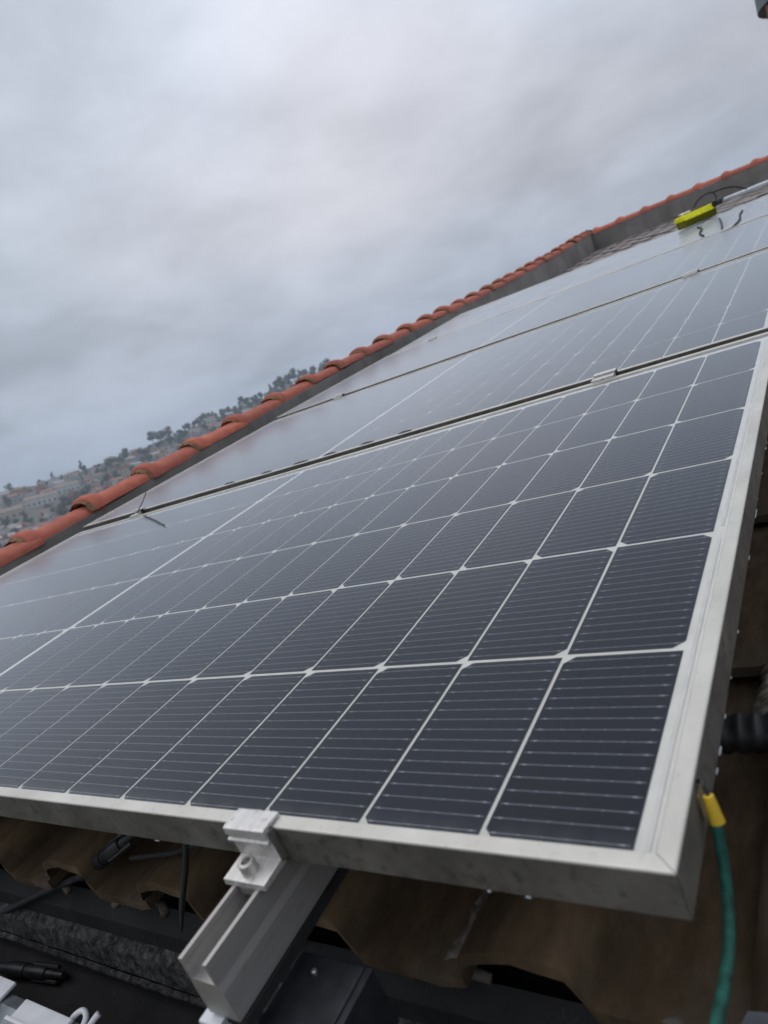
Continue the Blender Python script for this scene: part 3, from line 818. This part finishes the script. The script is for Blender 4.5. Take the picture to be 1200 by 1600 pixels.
rtube('tie_reflection', 'black cable tie hanging straight down under the panel, left of the rail', 'cable tie', [(-0.372, 0.0, -0.030), (-0.395, -0.002, -0.065), (-0.430, -0.004, -0.110), (-0.460, -0.004, -0.150)], [0.0022, 0.0026, 0.0028, 0.0012], 'black_plastic', 5, 6)
rtube('string_cable', 'thin black cable crossing in the dark behind the hanging cable tie', 'cable', [(-0.62, 0.06, -0.150), (-0.50, 0.05, -0.115), (-0.40, 0.05, -0.075), (-0.34, 0.06, -0.045)], 0.003, 'black_rubber')
# white bits at the gutter lip
g = MB(); g.prism([(0, 0), (.075, 0), (.075, .004), (.012, .004), (.012, .009), (0, .009)], lambda p, t: (t, p[0] * .35 - .024, p[1]), 0, 0.095)
o = g.build('plastic_strip', 'white_plastic', None, bevel=.001); o.matrix_world = roofm(-0.735, -0.066, -0.2445)
tag(o, 'white plastic strip with a folded edge on the gutter lip, bottom left corner', 'strip')
g = MB(); g.prism([(0, 0), (.06, 0), (.06, .004), (0, .004)], lambda p, t: (t, p[0] - .03, p[1]), 0, 0.22)
o = g.build('plastic_strip', 'white_plastic', None, bevel=.001); o.matrix_world = roofm(-1.0, -0.083, -0.2455)
tag(o, 'plain white plastic strip at the very left bottom corner', 'strip')
rtube('plastic_hook', 'small white curled plastic hook at the bottom edge left of the rail', 'hook', [(-0.652, -0.070, -0.252), (-0.648, -0.060, -0.246), (-0.638, -0.053, -0.243), (-0.630, -0.056, -0.246), (-0.630, -0.066, -0.252)], 0.0032, 'white_plastic', 5, 8)
rtube('plastic_hook', 'small white straight plastic peg at the bottom edge beside the curled hook', 'hook', [(-0.622, -0.066, -0.252), (-0.616, -0.056, -0.246), (-0.612, -0.050, -0.243)], 0.0034, 'white_plastic', 4, 8)
# pale bracket under the rail end
g = MB(); g.prism([(0, 0), (.02, 0), (.024, .012), (.004, .012)], lambda p, t: (p[0], t, p[1]), 0, .03)
o = g.build('angle_bracket', 'white_paint', None, bevel=.001); o.matrix_world = roofm(-0.292, -0.098, -0.092)
tag(o, 'small pale angle bracket under the lower end of the rail', 'bracket')

# ------------------------------------------------------------------ cleaning brush on the uppermost panel
zb = 0.0515
bdir = math.atan2(4.623 - 4.468, -0.41 + 0.563)
br = thing('cleaning_brush', 'yellow cleaning brush with white pole and black hose on the uppermost panel', 'brush', roofm(-0.563, 4.468, zb, bdir))
L = 0.222
g = MB(); g.prism([(-.006, .006), (.080, .006), (.086, .046), (-.012, .046)], lambda p, t: (t, p[0], p[1]), 0.004, L - .004); g.build('bristles', 'olive_bristle', br, bevel=.006)
g = MB(); g.prism([(-.014, .044), (.090, .044), (.082, .074), (.010, .078)], lambda p, t: (t, p[0], p[1]), 0, L); g.build('sponge_body', 'yellow_sponge', br, bevel=.007)
g = MB(); g.box((.015, .058, .074), (L - .006, .096, .084)); g.build('holder_plate', 'black_plastic', br, bevel=.003)
g = MB()
rd = random.Random(8)
for q in range(16):
    c = Vector((rd.uniform(.03, .085), rd.uniform(.035, .085), .084)); r_ = rd.uniform(.005, .011)
    g.tube([c - Vector((0, 0, r_ * .5)), c, c + Vector((0, 0, r_ * .6))], [r_ * .7, r_, r_ * .3], 7)
tag(g.build('soap_foam', 'soap_foam', br, smooth=True), kind='stuff')
minv = (roofm(-0.563, 4.468, zb, bdir)).inverted() @ BASE
def loc(p): return minv @ Vector(p)
g = MB(); g.tube([loc((-.405, 4.60, .120)), loc((-.387, 4.64, .124)), loc((-.365, 4.66, .122))], [.018, .022, .017], 12); g.build('pole_joint', 'black_plastic', br, auto=40)
g = MB(); g.tube([loc((-.385, 4.64, .118)), loc((-.10, 4.78, .112)), loc((0.9, 5.25, .14))], .0135, 14); g.build('pole', 'white_paint', br, smooth=True)
g = MB(); g.tube(spline([loc(p) for p in [(-.512, 4.58, .145), (-.480, 4.58, .176), (-.430, 4.58, .190), (-.390, 4.58, .184), (-.356, 4.58, .183), (-.307, 4.6, .174), (-.270, 4.62, .155), (-.235, 4.65, .128)]], 6), .0042, 8); g.build('hose', 'black_rubber', br, smooth=True)
g = MB(); g.tube(spline([loc(p) for p in [(-.392, 4.56, .180), (-.383, 4.56, .158), (-.393, 4.58, .126)]], 5), .0032, 8); g.build('hose', 'black_rubber', br, smooth=True)
def p4(u, v, h=0.004):
    a, b, c_ = PLANES[3]; return (u, v, a + b * (u + 1.08) + c_ * (v - V0S[3]) + h)
for pts, lab in (([(-.475, 4.256), (-.430, 4.05), (-.414, 3.81), (-.371, 3.60)], 'dark cable reflection on the uppermost panel, leftmost below the yellow brush'),
                 ([(-.366, 4.293), (-.325, 3.95), (-.287, 3.573)], 'dark cable reflection on the uppermost panel, middle one of the three by the brush'),
                 ([(-.245, 4.22), (-.244, 4.02), (-.225, 3.75), (-.232, 3.54)], 'dark curved cable reflection on the uppermost panel, right of the brush')):
    rtube('cable_reflection', lab, 'reflection', [p4(*q) for q in pts], 0.0042, 'black_rubber', 5, 7)  # reflections of cables in the glass, built as dark tubes lying on it

# ================================================================== FAR TOWN ON THE HILL
def paint(name, c, var=0.12):
    simple(name, c, 0.9, 0, var, 0.4)
for nme, c in (('white_wall', (0.50, 0.49, 0.47)), ('cream_wall', (0.40, 0.34, 0.26)), ('pink_wall', (0.42, 0.24, 0.20)), ('grey_wall', (0.30, 0.30, 0.30)), ('brick_wall', (0.30, 0.13, 0.085)), ('blue_wall', (0.15, 0.27, 0.42)),
               ('red_roof', (0.28, 0.135, 0.10)), ('grey_roof', (0.34, 0.34, 0.34)), ('brown_roof', (0.25, 0.20, 0.165)), ('window_glass', (0.03, 0.035, 0.04)), ('window_rim', (0.45, 0.44, 0.42))):
    paint(nme, c)
def wall_mesh(w, d, h): return MB().box((-w / 2, -d / 2, -4), (w / 2, d / 2, h)).mesh('wall', 'white_wall')
def roof_mesh(w, d, h, kind):
    g = MB(); e = 0.45
    if kind == 'gable':
        pr = [(-d / 2 - e, h + .02), (d / 2 + e, h + .02), (0, h + d * .28)]
        g.prism(pr, lambda p, t: (t, p[0], p[1]), -w / 2 - e, w / 2 + e)
    elif kind == 'hip':
        x, y, zt = w / 2 + e, d / 2 + e, h + d * .27; m_ = max(0.3, x - y)
        g.add([(-x, -y, h + .02), (x, -y, h + .02), (x, y, h + .02), (-x, y, h + .02), (-m_, 0, zt), (m_, 0, zt)], [(0, 1, 5, 4), (1, 2, 5), (2, 3, 4, 5), (3, 0, 4), (3, 2, 1, 0)])
    else:
        g.box((-w / 2 - .15, -d / 2 - .15, h + .02), (w / 2 + .15, d / 2 + .15, h + .5))
        g.box((-w / 4, -d / 4, h + .5), (w / 10, d / 6, h + 2.2))
    return g.mesh('roof', 'red_roof')
win_me = MB().box((-.55, -.06, -.7), (.55, .0, .7)).mesh('window', 'window_glass')
kinds = []
for (w, d, h, kd) in ((7, 6, 4.9, 'gable'), (6, 5.5, 3.2, 'hip'), (7.5, 6, 5.2, 'flat'), (8.5, 7, 4.9, 'hip'), (5.5, 5, 6.4, 'flat'), (9.5, 6, 3.3, 'gable')):
    kinds.append((w, d, h, kd, wall_mesh(w, d, h), roof_mesh(w, d, h, kd)))
def put(o, matname):
    o.material_slots[0].link = 'OBJECT'; o.material_slots[0].material = M[matname]
def far_house(az, r_, kind, wm, rm, label, group, rot, big=False):
    w, d, h, kd, wme, rme = kind
    zs = min(hill_z(az + da, r_ + dr) for da in (-.5, .5) for dr in (-4, 4))
    p = polar(az, r_, zs + 0.3)
    m = Matrix.Translation(p) @ Matrix.Rotation(R(-az) + rot, 4, 'Z')
    t = thing('town_house' if not big else 'apartment_block', label, 'house' if not big else 'building', m, group)
    put(link('wall', wme, t), wm); put(link('roof', rme, t), rm)
    nx = max(2, int(w / (2.8 if not big else 3.2))); nz = max(1, int(h / 2.7))
    for iz in range(nz):
        for ix in range(nx):
            o = link('window', win_me, t); o.location = (-w / 2 + w * (ix + .5) / nx, -d / 2 - .02, 1.6 + iz * 2.75)
            if big: o.scale = (1.2, 1, 1.15)
    for ix in range(2):
        o = link('window', win_me, t); o.location = ((w / 2 + .02) if rot < 0 else (-w / 2 - .02), -d / 4 + d / 2 * ix, 1.6)
        o.rotation_euler.z = math.pi / 2 if rot < 0 else -math.pi / 2
CAPEL = [(-66, -0.5), (-63.8, .65), (-59, 2.35), (-53.2, 3.8), (-48.6, 4.95), (-43.2, 6.04), (-37.5, 7.33), (-34, 7.9)]
def elev(az, r_, dz=0): return math.degrees(math.atan2(hill_z(az, r_) + dz - CZ, r_))

# trees: tapered trunk with limbs, crown of leaf faces
k = NM('far_leaf'); r = k.rand(); f = k.noise(0.5, 3)
c = k.ramp(f, [(0.3, (0.022, 0.036, 0.020)), (0.7, (0.055, 0.078, 0.040))])
c = k.mix(k.math('MULTIPLY', r, 0.6), c, (0.05, 0.06, 0.045)); M['leaf'] = k.pbr(c, 0.8)
simple('bark', (0.09, 0.065, 0.045), 0.9, 0, 0.3, 3)
def tree_proto(sd, H, rad, conif=False):
    rnd = random.Random(sd)
    tr = MB(); tr.tube([(0, 0, -2), (rnd.uniform(-.2, .2), 0, H * .3), (rnd.uniform(-.4, .4), rnd.uniform(-.4, .4), H * .75)], [H * .03, H * .022, H * .006], 7)
    cl = []
    for q in range(9 if not conif else 12):
        if conif:
            t = q / 12; a = rnd.uniform(0, 6.28); rr = rad * (1 - t * .85) * .6
            c = Vector((rr * math.cos(a), rr * math.sin(a), H * (.25 + .72 * t))); s = rad * (.62 - .4 * t)
        else:
            a = rnd.uniform(0, 6.28); rr = rad * rnd.uniform(.15, .75); c = Vector((rr * math.cos(a), rr * math.sin(a), H * rnd.uniform(.42, .86))); s = rad * rnd.uniform(.32, .6)
        cl.append((c, s)); tr.tube([(0, 0, H * .35), c * .6 + Vector((0, 0, H * .15)), c], [H * .012, H * .008, H * .003], 5)
    g = MB()
    for c, s in cl:
        for _ in range(70):
            d = Vector((rnd.gauss(0, 1), rnd.gauss(0, 1), rnd.gauss(0, .8))).normalized() * s * rnd.random() ** .45
            n = Vector((rnd.gauss(0, 1), rnd.gauss(0, 1), rnd.gauss(0, 1) + .6)).normalized(); a = n.orthogonal().normalized(); b = n.cross(a)
            z = rnd.uniform(.25, .5) * rad * .32; pz = c + d
            g.add([pz - a * z, pz + b * z * .6, pz + a * z, pz - b * z * .6], [(0, 1, 2, 3)])
    return tr.mesh('trunk', 'bark', True), g.mesh('crown', 'leaf')
protos = [tree_proto(1, 9, 4.2), tree_proto(2, 11, 4.6), tree_proto(3, 8, 4.5), tree_proto(4, 13, 3.2, True), tree_proto(5, 12, 5.2)]
def far_tree(az, r_, pi, s, label, group):
    t = thing('hillside_tree', label, 'tree', Matrix.Translation(polar(az, r_, hill_z(az, r_) - 0.2)) @ Matrix.Rotation(random.uniform(0, 6.28), 4, 'Z') @ Matrix.Scale(s, 4), group)
    link('trunk', protos[pi][0], t); link('crown', protos[pi][1], t)

# three long pale blocks with rows of windows
blk = []
for (az, r_, w, h, lab) in ((-62.6, 520, 19, 5.0, 'long pale apartment block with window rows, far left edge of the town'),
                            (-60.2, 540, 20, 5.0, 'long white apartment block with a row of tall windows above the leftmost tiles'),
                            (-58.3, 560, 16, 4.8, 'white apartment block right of the longest pale one on the hill')):
    kd = (w, 10, h, 'flat', wall_mesh(w, 10, h), roof_mesh(w, 10, h, 'gable'))
    far_house(az, r_, kd, 'cream_wall' if az < -62 else 'white_wall', 'brown_roof', lab, 'apartment blocks on the far hill', R(random.uniform(-12, 12)), True); blk.append((az, r_, w))
rnd = random.Random(21)
LW = {'white_wall': 'white', 'cream_wall': 'cream', 'pink_wall': 'pink', 'grey_wall': 'grey', 'brick_wall': 'brick red', 'blue_wall': 'blue'}
LR = {'red_roof': 'red', 'grey_roof': 'grey', 'brown_roof': 'brown'}
nh = ntree = 0
JAZ = [-61.5, -56.8, -52.1, -48.2, -44.4, -40.6, -37.8]
ORD = ['first', 'second', 'third', 'fourth', 'fifth', 'sixth', 'seventh', 'eighth']
def where(az, rr):
    n_ = sum(1 for j in JAZ if az > j)
    hi = (elev(az, rr) - lerp_tab(CAPEL, az)) / max(.2, lerp_tab(RIDGE, az) - lerp_tab(CAPEL, az))
    zone = 'close above' if hi < .33 else ('midway above' if hi < .66 else 'high above')
    return '%s %s red cap tile from left' % (zone, ORD[n_])
r_ = 262.0
while r_ < 634:
    step = math.degrees(9.6 / r_)
    az = -66.5 + rnd.uniform(0, step)
    while az < -34.5:
        a = az + rnd.uniform(-.25, .25) * step; rr = r_ + rnd.uniform(-6, 6)
        az += step * rnd.uniform(.85, 1.3)
        el = elev(a, rr); ce = lerp_tab(CAPEL, a)
        if elev(a, rr, 9) < ce - 0.1: continue
        ridge = rr > 590
        # share of trees by zone
        pt = 0.2
        if el < 2.6 and a < -55: pt = 0.5
        if -56.5 < a < -52: pt = 0.45
        if -50.5 < a < -47: pt = 0.42
        if ridge: pt = 0.35 if a < -57 else 0.8
        if any(abs(a - b[0]) * rr * math.pi / 180 < b[2] / 2 + 8 and -42 < rr - b[1] < 14 for b in blk):
            continue
        if rnd.random() < pt:
            pi = rnd.choice([0, 1, 2, 4, 4, 1]) if rnd.random() < .85 else 3
            s = rnd.uniform(.45, .85) if not ridge else (rnd.uniform(.35, .6) if a < -55 else rnd.uniform(.5, .85))
            if ridge: lab, gr = 'dark tree on hazy ridge, ' + where(a, rr), 'trees along the ridge'
            elif el < 2.8 and a < -54: lab, gr = 'dark green hillside tree ' + where(a, rr), 'trees low on the hillside'
            else: lab, gr = 'green tree among far houses ' + where(a, rr), 'trees between the town houses'
            far_tree(a, rr, pi, s, lab, gr); ntree += 1
        else:
            wm = rnd.choices(list(LW), [52, 20, 9, 12, 5, 2 if a < -56 else 0])[0]
            rm = rnd.choices(list(LR), [44, 30, 26])[0]
            lab = 'far %s house, %s roof, %s' % (LW[wm], LR[rm], where(a, rr))
            far_house(a, rr, rnd.choice(kinds), wm, rm, lab, '%s houses with %s roofs on the far hill' % (LW[wm], LR[rm]), R(rnd.uniform(-32, 32))); nh += 1
    r_ += 12.0
# close belt of trees on the ridge towards the parapet
az = -50.5
while az < -35:
    far_tree(az, 634 + rnd.uniform(-5, 4), rnd.choice([0, 1, 2, 4]), rnd.uniform(.45, .85), 'dark belt tree on ridge, ' + where(az, 634), 'belt of trees on the ridge'); ntree += 1
    az += rnd.uniform(.28, .5)
# taller trees on the ridge near the parapet
for (az, s, pi) in ((-51.4, 1.25, 4), (-50.9, 1.0, 2), (-47.2, .9, 0), (-41.6, 1.15, 3), (-41.2, 1.3, 1), (-40.6, 1.35, 4), (-40.1, 1.2, 1), (-39.6, 1.4, 4), (-39.1, 1.3, 3), (-38.6, 1.35, 1), (-38.0, 1.3, 4), (-37.4, 1.3, 1), (-36.8, 1.3, 4), (-56.9, 1.0, 3), (-59.0, .8, 3)):
    far_tree(az, 636, pi, s * .78, 'tall dark skyline tree ' + where(az, 636), 'tall trees on the ridge'); ntree += 1
print('houses', nh, 'trees', ntree)

# ================================================================== HAZE
k = NM('haze_air'); pv = k.n('ShaderNodeVolumePrincipled')
pv.inputs['Color'].default_value = (0.74, 0.86, 0.98, 1); pv.inputs['Density'].default_value = 0.00055; pv.inputs['Anisotropy'].default_value = 0.0
k.l(pv.outputs[0], k.out.inputs['Volume'])
g = MB(); g.box((-3200, -3200, -1.6), (3200, 3200, 118)); hz = g.build('haze', k.m); tag(hz, kind='stuff')
